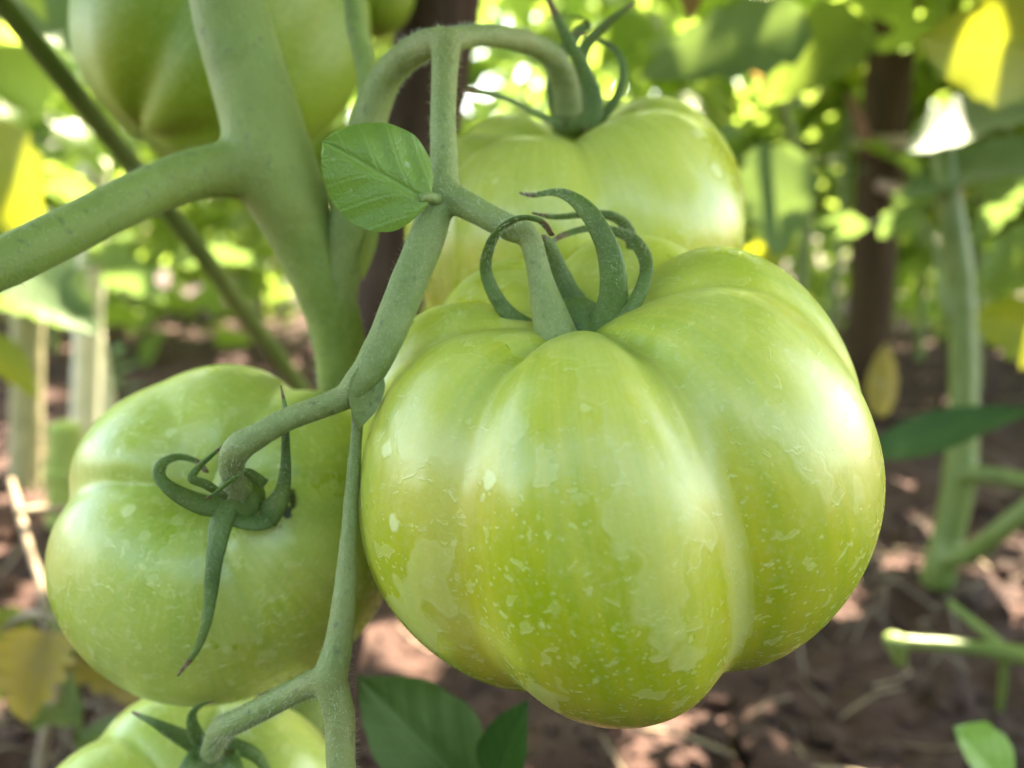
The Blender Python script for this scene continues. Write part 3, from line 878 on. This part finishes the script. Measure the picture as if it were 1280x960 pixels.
# ------------------------------------------------------------------ garden plants behind
def make_blades():
    out = []
    for k in range(10):
        mb = MB(); rnd = random.Random(100 + k)
        L = .17
        rp = [(0, 0, 0), (.004, L * .35, .006), (rnd.uniform(-.008, .008), L * .7, 0), (rnd.uniform(-.01, .01), L, -.018)]
        s = spline(rp, 8)
        mb.add(*tube(s, np.linspace(.0022, .001, 8), 5, cap=False))
        def blade(y, ang, ln, wd, dr):
            V, F, UV = leaf_grid(ln, wd, 4, 9, teeth=.42, nteeth=rnd.choice((3, 4)), cup=rnd.uniform(-.2, .35), droop=dr, seed=rnd.random(),
                                 prof=[(0, .1), (.1, .62), (.28, 1), (.5, .86), (.75, .52), (.92, .2), (1, .02)])
            i = int(y * 7); b = s[i]
            Rz = Matrix.Rotation(ang, 3, 'Z') @ Matrix.Rotation(rnd.uniform(-.35, .35), 3, 'Y') @ Matrix.Rotation(rnd.uniform(-.35, .2), 3, 'X')
            mb.add([Vector(b) + Rz @ Vector(v) for v in V], F, UV)
        blade(1, rnd.uniform(-.2, .2), .085, .052, rnd.uniform(.1, .5))
        for y, l in ((.42, .07), (.75, .062)):
            for sgn in (-1, 1):
                blade(y, sgn * rnd.uniform(.9, 1.3), l * rnd.uniform(.8, 1.15), .04 * rnd.uniform(.85, 1.15), rnd.uniform(.1, .5))
        out.append(mb)
    return out
BLADES = make_blades()
LEAF_ME = {}
def leaf_mesh(k, m):
    if (k, m.name) not in LEAF_ME: LEAF_ME[(k, m.name)] = BLADES[k].mesh("compound_leaf", m)
    return LEAF_ME[(k, m.name)]

def garden_plant(label, x, y, h, nleaf, seed, lean=(0, 0), r=.007, low=.12, mats=(None,), scale=1.0, keep=None, stem_mat=None, spread=1.0):
    rnd = random.Random(seed)
    root = empty("tomato_plant", (x, y, 0)); tag(root, label, "plant", "tomato plants in the garden")
    z0 = float(soil_z(x, y))
    c = [(x, y, z0 - .02), (x + lean[0] * .3 + rnd.uniform(-.01, .01), y + lean[1] * .3, h * .35), (x + lean[0] * .7, y + lean[1] * .7 + rnd.uniform(-.01, .01), h * .7), (x + lean[0], y + lean[1], h)]
    s = spline(c, 24)
    MB().add(*tube(s, np.linspace(r, r * .4, 24), 10, lump=.06)).build("stem", stem_mat or M_STALKG, root)
    for k in range(nleaf):
        u = low + (1 - low) * (k + rnd.random()) / nleaf
        i = min(22, int(u * 23)); b = Vector(s[i])
        az = k * 2.4 + rnd.uniform(-.5, .5); el = rnd.uniform(-.35, .6)
        sc = scale * rnd.uniform(.75, 1.25) * (1 - .25 * u)
        if keep and not keep(b + Vector((math.cos(az) * .1, math.sin(az) * .1, 0)) * sc): continue
        d = Vector((math.cos(az) * math.cos(el), math.sin(az) * math.cos(el), math.sin(el)))
        z = Vector((0, 0, 1)) ; xx = d.cross(z).normalized(); zz = xx.cross(d)
        zz = (Matrix.Rotation(rnd.uniform(-.6, .6), 3, d) @ zz)
        xx = d.cross(zz)
        Mx = Matrix((xx, d, zz)).transposed().to_4x4()
        m = rnd.choice(mats) or M_LEAFBG
        o = bpy.data.objects.new("leaf", leaf_mesh(rnd.randrange(10), m)); COL.objects.link(o)
        o.parent = root
        o.matrix_local = Matrix.Translation(b - Vector((x, y, 0))) @ Mx @ Matrix.Scale(sc, 4)
    return root

mixl = (M_LEAFBG, M_LEAFBG, M_LEAFBG, M_LEAFGL, M_LEAFGL)
def clear_right(b):     # the right-hand plant carries few low leaves
    return True
# right-hand plant with the bare green stem
rp_ = ground_at(1180, 695)
g0 = to_pd(rp_)
right = empty("tomato_plant", tuple(rp_)); tag(right, "tomato plant at right with a bare green stem and branching foot", "plant", "tomato plants in the garden")
tubes = []
q1 = pix_tube([(1172, 150, .60, 13), (1186, 250, .60, 16), (1200, 350, .605, 17), (1204, 450, .61, 17), (1204, 530, .612, 18), (1200, 590, .615, 20), (1190, 650, .62, 19), (1176, 705, .625, 20), (1170, 730, .63, 20)], 36, 12, .05)
q2 = pix_tube([(1202, 592, .612, 12), (1240, 594, .59, 11), (1290, 602, .57, 11), (1340, 600, .56, 11)], 14, 10, .05)
q3 = pix_tube([(1178, 702, .62, 13), (1215, 690, .60, 13), (1250, 664, .58, 13), (1300, 622, .56, 12)], 14, 10, .05)
q4 = pix_tube([(1206, 425, .607, 9), (1180, 380, .61, 7), (1172, 320, .62, 6), (1150, 270, .63, 5)], 12, 8, .05)
joined("stem", [q1[2], q2[2], q3[2], q4[2]], M_STALKG, right, .002, 6)
# leaves of the right-hand plant, each where the photograph shows it
spec = [
    # base, tip, width, face, material, teeth, droop
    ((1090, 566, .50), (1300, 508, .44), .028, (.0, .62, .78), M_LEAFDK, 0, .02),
    ((1310, 70, .52), (1150, 48, .50), .062, (-.1, -.35, 1), M_LEAFYL, .1, .05),
    ((1330, 128, .55), (1128, 172, .55), .075, (.1, .84, .53), M_LEAFGL, .15, .10),
    ((1330, 200, .58), (1120, 228, .60), .075, (.15, .82, .55), M_LEAFGL, .15, .10),
    ((1330, 300, .66), (1215, 360, .66), .05, (.1, .5, .8), M_LEAFBG, .2, .10),
    ((1340, 420, .66), (1210, 395, .68), .055, (.1, -.2, .8), M_LEAFYL, .2, .1),
]
for b, tp, W_, up, m, te, dr in spec:
    MB().add(*place_leaf(P(*b), P(*tp), cdir(*up), W_, nx=8, ny=18, cup=.25, droop=dr, teeth=te, nteeth=5)).build("leaf", m, right)
# leaves and shoots of a plant between the fruit and the right stake
mid = empty("tomato_plant", (P(985, 300, .62).x, P(985, 300, .62).y, 0)); tag(mid, "dark leaved shoot just behind the tomatoes, left of the corded stake", "plant", "tomato plants in the garden")
gz = Vector((mid.location.x, mid.location.y, -.02))
qs = pix_tube([(940, 30, .56, 6), (1000, 210, .6, 7), (1004, 320, .62, 8), (*to_pd(gz), 8)], 24, 8, .05)
MB().add(*qs[2]).build("stem", M_STALKG, mid)
for b, tp, W_, up, m in (((968, 182, .56), (975, 322, .55), .047, (-.1, .45, .9), M_LEAFGL), ((1085, 212, .60), (990, 226, .58), .006, (0, .8, .5), M_LEAFDK),
                      ((1010, 30, .50), (800, 85, .48), .045, (.3, .25, .9), M_LEAFGL), ((1075, 20, .55), (960, 120, .55), .055, (-.2, .4, .9), M_LEAFBG),
                      ((905, 350, .62), (1000, 300, .60), .03, (.1, -.3, .9), M_LEAFYL)):
    MB().add(*place_leaf(P(*b), P(*tp), cdir(*up), W_, nx=8, ny=16, cup=.2, droop=.1, teeth=.2)).build("leaf", m, mid)

# withered scraps, and a pale blade for a sunlit stake foot
def scrap(label, base, tip, W_, up, m, cat="dry leaf", name="dry_leaf", **kw):
    me = MB().add(*place_leaf(P(*base), P(*tp_(tip)), cdir(*up), W_, nx=8, ny=14, **kw)).mesh(name, m)
    o = bpy.data.objects.new(name, me); COL.objects.link(o); return tag(o, label, cat)
def tp_(x): return x
scrap("withered tan leaf hanging on the stub of the right stake", (1165, 238, .95), (1215, 262, .93), .04, (.2, .5, .8), M_LEAFDYY, cup=.9, droop=.4, teeth=.3)
scrap("crumpled brown leaf tip hanging at the top edge", (850, -12, .42), (868, 26, .42), .014, (.2, .2, .9), M_LEAFDRY, cup=1.2, droop=.3, teeth=.4)
scrap("curled brown leaf among the leaves right of the pale tomato", (915, 70, .62), (962, 102, .62), .018, (.0, .9, .4), M_LEAFDRY, cup=.9, droop=.2, teeth=.3)
scrap("pale leaf blade standing in for the sunlit foot of the right stake", (1098, 520, .85), (1108, 425, .86), .028, (-.2, .5, .7), M_LEAFDYY, cup=.5, droop=.1, teeth=.1)  # blade stands in for sunlight on the foot of the stake

SH = np.array([SUN_DIR.x / SUN_DIR.z, SUN_DIR.y / SUN_DIR.z])
def spot(px, py, d): return np.array(P(px, py, d))
GAPS = [(spot(1230, 30, .51), .05), (spot(1225, 135, .55), .036), (spot(1262, 215, .58), .012), (spot(1100, 130, 1.0), .09), (spot(985, 250, .56), .03), (spot(1010, 90, .8), .09), (spot(1190, 330, .8), .08), (spot(660, 90, .8), .09), (spot(985, 385, .170), .006), (spot(290, 450, .215), .008),
        (spot(880, 60, .5), .06), (spot(60, 370, .49), .06), (spot(880, 860, .46), .012)]
S3 = np.array(SUN_DIR)
def in_gap(p, grow=0.0):  # openings left in the leaves so sun reaches chosen spots
    p = np.atleast_2d(p); hit = np.zeros(len(p), bool)
    for c, rad in GAPS:
        v = p - c; tt = v @ S3
        dist = np.linalg.norm(v - tt[:, None] * S3, axis=1)
        hit |= (tt > .03) & (dist < rad + grow)
    return hit
# garden plants, nearer ones first
def G(px, py): g = ground_at(px, py); return g.x, g.y
plants = [
    ("bushy tomato plant right of the stakes, close to the picture edge", 1330, 640, .62, 16, 1),
    ("leafy tomato plant behind the corded stake", 1020, 520, .75, 22, 2),
    ("leafy tomato plant between pale tomato and corded stake", 900, 470, .75, 22, 3),
    ("tomato plant behind the stub of the right stake", 1220, 500, .75, 22, 4),
    ("tomato plant at the left edge beside the tan stake", -40, 640, .50, 14, 5),
    ("tomato plant behind the tall whitish stake", 70, 450, .62, 16, 6),
    ("tomato plant behind the forked stem", 330, 420, .60, 16, 7),
    ("low leafy plant at the foot of the far foliage, right", 1150, 455, .6, 22, 9),
    ("broad plant in the far row, above the bare soil at left", 190, 395, .7, 24, 10),
    ("tall leafy plant in the far row at right edge", 1290, 470, .8, 24, 11),
    ("tomato plant seen between the dark stake and the rear tomato", 640, 430, .8, 20, 8),
]
for lb, px, py, h, n, sd in plants:
    x, y = G(px, py)
    garden_plant(lb, x, y, h, n, sd, lean=(random.uniform(-.05, .05), random.uniform(-.03, .05)), mats=mixl, low=.30 if px < 500 else .33, scale=1.0,
                 keep=lambda q: not in_gap(np.array(q), .03)[0])

# ------------------------------------------------------------------ masses of leaves
def leaf_mass(name, label, pts, size, seed, flat=.6, mat=None):
    rng = np.random.default_rng(seed)
    base, bf, buv = leaf_grid(1.0, .55, 2, 5, teeth=.3, nteeth=3, cup=.2, droop=.25, prof=[(0, .1), (.2, .85), (.4, 1), (.7, .6), (1, .03)])
    base = np.array(base); buv = np.array(buv); nb = len(base)
    n = len(pts)
    d = rng.normal(0, 1, (n, 3)); d[:, 2] = d[:, 2] * flat - .15
    d /= np.linalg.norm(d, axis=1)[:, None]
    z = rng.normal(0, .55, (n, 3)); z[:, 2] += 1
    x = np.cross(d, z); x /= np.linalg.norm(x, axis=1)[:, None]
    z = np.cross(x, d)
    s = size * rng.uniform(.6, 1.35, n)
    V = (base[None, :, 0, None] * x[:, None] + base[None, :, 1, None] * d[:, None] + base[None, :, 2, None] * z[:, None]) * s[:, None, None] + np.asarray(pts)[:, None]
    bfa = np.array(bf)
    F = (bfa[None] + (np.arange(n) * nb)[:, None, None]).reshape(-1, 4)
    rr = np.repeat(rng.random(n), nb)
    me = mesh_from(name, V.reshape(-1, 3), F.tolist(), mat or M_MASS, uvs=np.tile(buv, (n, 1)), attrs={"rnd": rr})
    return tag(link(name, me), label, None, None, "stuff")

def clump_points(n, lo, hi, nclump, sig, seed, dens=None):
    rng = np.random.default_rng(seed)
    cs = rng.uniform(lo, hi, (nclump, 3))
    p = cs[rng.integers(0, nclump, n)] + rng.normal(0, 1, (n, 3)) * sig
    if dens is not None: p = p[dens(p)]
    return p
# rows of plants further back
p = clump_points(12000, (-2.6, 1.75, .0), (2.6, 3.3, 1.15), 260, (.13, .13, .13), 11, lambda p: p[:, 2] > .02)
p = np.vstack([p, clump_points(1500, (.05, 1.15, .30), (1.3, 1.75, .8), 40, (.08, .08, .08), 14), clump_points(500, (-1.1, 1.3, .25), (-.2, 1.75, .7), 16, (.08, .08, .08), 15)])
p = np.vstack([p, clump_points(2600, (-4.5, 3.3, .2), (4.5, 7, 1.9), 130, (.2, .2, .2), 13, lambda p: p[:, 2] > .02)])
leaf_mass("distant_foliage", "blurred mass of sunlit tomato foliage further down the garden", p, .10, 12)
# row tops over the fruit, extended out of view to shape the light
def roof(p):
    """keep leaves out of the lens and above the fruit"""
    rel = p - np.array([0, 0, CAM_H])
    c, s_ = math.cos(PITCH), math.sin(PITCH)
    dep = rel[:, 1] * c - rel[:, 2] * s_; up = rel[:, 1] * s_ + rel[:, 2] * c
    infr = (dep > 0) & (np.abs(up / np.maximum(dep, 1e-3)) < .50) & (np.abs(rel[:, 0] / np.maximum(dep, 1e-3)) < .66) & (dep < .95)
    return (~infr) & (p[:, 2] > .40) & ~in_gap(p, .015)
p = clump_points(2600, (-.50, .08, .50), (.42, .95, 1.2), 60, (.10, .10, .09), 21, roof)
p = np.vstack([p, clump_points(160, (-1.5, .6, .7), (1.8, 2.0, 1.3), 20, (.10, .10, .09), 23, roof)])
p = np.vstack([p, clump_points(2600, (-1.0, -.42, .72), (1.0, .10, 1.2), 60, (.10, .08, .09), 25, roof)])  # added behind the lens, leaving a limited sky gap for reflections
p = np.vstack([p, clump_points(620, (.36, .45, .50), (.85, 1.1, .95), 20, (.10, .10, .09), 27, roof), clump_points(380, (-.05, .7, .55), (.42, 1.1, 1.0), 13, (.10, .10, .09), 28, roof)])  # added to shade the soil at right
leaf_mass("light_shaping_canopy", "unseen leaf canopy over the fruit, extended and opened to shape the light", p, .095, 22)

# unseen leaf bank added behind the camera to block low front light
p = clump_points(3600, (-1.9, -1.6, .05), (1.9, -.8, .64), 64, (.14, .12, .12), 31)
leaf_mass("fill_blocking_foliage", "unseen foliage bank added behind the camera to cut front light", p, .10, 32, mat=M_LEAFDK)  # dark leaf colour keeps the added bank from bouncing fill light

# ------------------------------------------------------------------ small plants on the ground
def seedling(label, blades, foot, mat, stem_r=4):
    g = ground_at(*foot[:2]); root = empty("tomato_shoot", tuple(g)); tag(root, label, "plant", "low leafy shoots above the soil")
    j = blades[0][0]
    q = to_pd(Vector((g.x, g.y, g.z - .01)))
    t = pix_tube([(*j, stem_r), ((j[0] + q[0]) / 2, (j[1] + q[1]) / 2 + 10, (j[2] + q[2]) / 2, stem_r), (*q, stem_r)], 12, 8)
    MB().add(*t[2]).build("stem", M_STALKG, root)
    for b, tp, W_, up, kw in blades:
        MB().add(*place_leaf(P(*b), P(*tp), cdir(*up), W_, nx=12, ny=24, **kw)).build("leaf", mat, root)
pf = [(0, .12), (.08, .55), (.2, .92), (.35, 1.0), (.5, .9), (.65, .8), (.8, .52), (.92, .22), (1, 0)]
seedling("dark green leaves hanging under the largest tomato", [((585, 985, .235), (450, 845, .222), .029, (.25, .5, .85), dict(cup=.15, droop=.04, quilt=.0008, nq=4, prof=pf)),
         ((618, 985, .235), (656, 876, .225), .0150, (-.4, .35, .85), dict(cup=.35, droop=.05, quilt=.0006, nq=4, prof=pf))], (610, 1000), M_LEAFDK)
seedling("small bright leaf at the bottom right corner", [((1262, 990, .30), (1200, 908, .285), .026, (.3, .5, .8), dict(cup=.2, droop=.05, quilt=.0006, nq=4, prof=pf))], (1275, 1010), M_LEAF)

mb = MB(); rr_ = random.Random(5)
for (cx, cy, n, spread) in ((1140, 690, 30, .045), (1120, 760, 12, .05), (40, 880, 34, .06), (130, 900, 16, .04)):
    g = ground_at(cx, cy)
    for _ in range(n):
        x, y = g.x + rr_.gauss(0, spread), g.y + rr_.gauss(0, spread * .6)
        a_ = rr_.uniform(0, 6.28); l_ = rr_.uniform(.015, .06)
        c_ = [(x, y, float(soil_z(x, y)) + .001), (x + math.cos(a_) * l_ * .5, y + math.sin(a_) * l_ * .5, float(soil_z(x, y)) + rr_.uniform(.004, .03)), (x + math.cos(a_ + .5) * l_, y + math.sin(a_ + .5) * l_, float(soil_z(x, y)) + .003)]
        mb.add(*tube(spline(c_, 7), [rr_.uniform(.0005, .0012)] * 7, 5, cap=False))
tag(mb.build("dry_roots", mat_plain("dry_root", (.10, .07, .045), (.20, .15, .10), 60)), "tangle of dry roots and stalks at the feet of the plants", None, None, "stuff")
for i_, (px_, py_, lb_) in enumerate(((150, 470, "small pale weed standing on the bare soil at left"), (215, 905, "dark weed in the shade under the left tomato"), (95, 930, "low weed beside the withered plant"))):
    g = ground_at(px_, py_ + 30); q_ = to_pd(Vector((g.x, g.y, 0)))
    root = empty("weed", tuple(g)); tag(root, lb_, "weed")
    MB().add(*tube([Vector((g.x, g.y, -.005)), Vector((g.x + .004, g.y, .03)), Vector((g.x, g.y, .07))], [.0015, .0012, .0008], 6)).build("stem", M_STALKG, root)
    for k_ in range(7):
        a_ = k_ * 2.4; z_ = .012 + .009 * k_
        b_ = Vector((g.x, g.y, z_)); t_ = b_ + Vector((math.cos(a_), math.sin(a_), .45)) * .035
        MB().add(*place_leaf(b_, t_, (0, -.2, 1), .017, nx=4, ny=8, cup=.2, droop=.15)).build("leaf", M_LEAFBG if i_ else M_LEAFGL, root)

# cut stalk lying over the soil at right
g = P(1270, 815, .42)
root = empty("cut_stalk", tuple(ground_at(1200, 860))); tag(root, "cut green stalk with a knobbed end reaching in from the right", "stalk")
a = pix_tube([(1112, 800, .425, 12), (1122, 803, .42, 12), (1134, 803, .42, 9), (1180, 806, .415, 9), (1230, 811, .41, 10), (1290, 822, .40, 13), (1360, 840, .39, 14)], 28, 12, .06)
b = pix_tube([(1120, 803, .42, 11), (1124, 820, .422, 10), (1126, 832, .424, 7)], 8, 10, .1)
c = pix_tube([(1256, 815, .405, 6), (1254, 850, .41, 6), (1250, 888, .42, 5)], 10, 8)
d = pix_tube([(1262, 818, .41, 8), (1225, 785, .43, 7), (1186, 753, .45, 6)], 10, 8)
joined("stem", [a[2], b[2], c[2], d[2]], M_STALKG, root, .0012, 6)

# withered plant in the lower left corner
g = ground_at(60, 1010)
root = empty("withered_plant", tuple(g)); tag(root, "withered plant with dry pale stems and tan leaves in the left corner", "plant")
a = pix_tube([(14, 600, .48, 4), (33, 672, .45, 5), (52, 735, .43, 5), (60, 800, .42, 6), (70, 850, .41, 6), (58, 905, .40, 6), (50, 960, .40, 7), (54, 1010, .40, 7)], 24, 10, .15)
b = pix_tube([(58, 768, .38, 5), (30, 770, .39, 5), (-10, 800, .40, 5)], 10, 8, .1)
c = pix_tube([(20, 640, .45, 5), (60, 636, .46, 6), (95, 640, .47, 5)], 10, 8, .1)
d = pix_tube([(60, 770, .38, 4), (90, 775, .38, 4), (110, 782, .38, 3)], 8, 8, .1)
MB().add(*a[2]).add(*b[2]).add(*c[2]).add(*d[2]).build("stem", M_STRAW, root)
for bs, tp, W_, up, m in (((60, 790, .37), (20, 905, .35), .032, (.1, .5, .8), M_LEAFDYY), ((95, 790, .39), (165, 880, .37), .022, (-.1, .5, .8), M_LEAFDYY), ((5, 760, .4), (-10, 880, .38), .028, (.3, .4, .8), M_LEAFYL)):
    MB().add(*place_leaf(P(*bs), P(*tp), cdir(*up), W_, nx=10, ny=16, cup=.6, droop=.25, teeth=.35)).build("leaf", m, root)
# grey green leaf and yellow leaves of the plant by the left edge
lp = ground_at(-30, 650)
root = empty("tomato_plant", tuple(lp)); tag(root, "tomato plant at the left edge with a hanging grey green leaf", "plant", "tomato plants in the garden")
q = to_pd(Vector((lp.x, lp.y, -.02)))
MB().add(*pix_tube([(-30, -40, .58, 10), (-40, 200, .60, 11), (-40, 400, .62, 12), (*q, 13)], 20, 10)[2]).build("stem", M_STALKG, root)
for bs, tp, W_, up, m in (((20, 322, .50), (118, 410, .48), .040, (.1, .6, .8), M_LEAFGL), ((-20, 150, .5), (40, 330, .5), .045, (.2, -.3, .9), M_LEAFYL), ((-20, 420, .55), (50, 495, .55), .022, (.1, .7, .6), M_LEAFYL),
                        ((10, -20, .6), (110, 60, .58), .05, (.1, .7, .7), M_LEAFGL), ((-10, 60, .6), (60, 150, .62), .05, (.1, .6, .7), M_LEAFBG)):
    MB().add(*place_leaf(P(*bs), P(*tp), cdir(*up), W_, nx=8, ny=16, cup=.2, droop=.12, teeth=.2)).build("leaf", m, root)
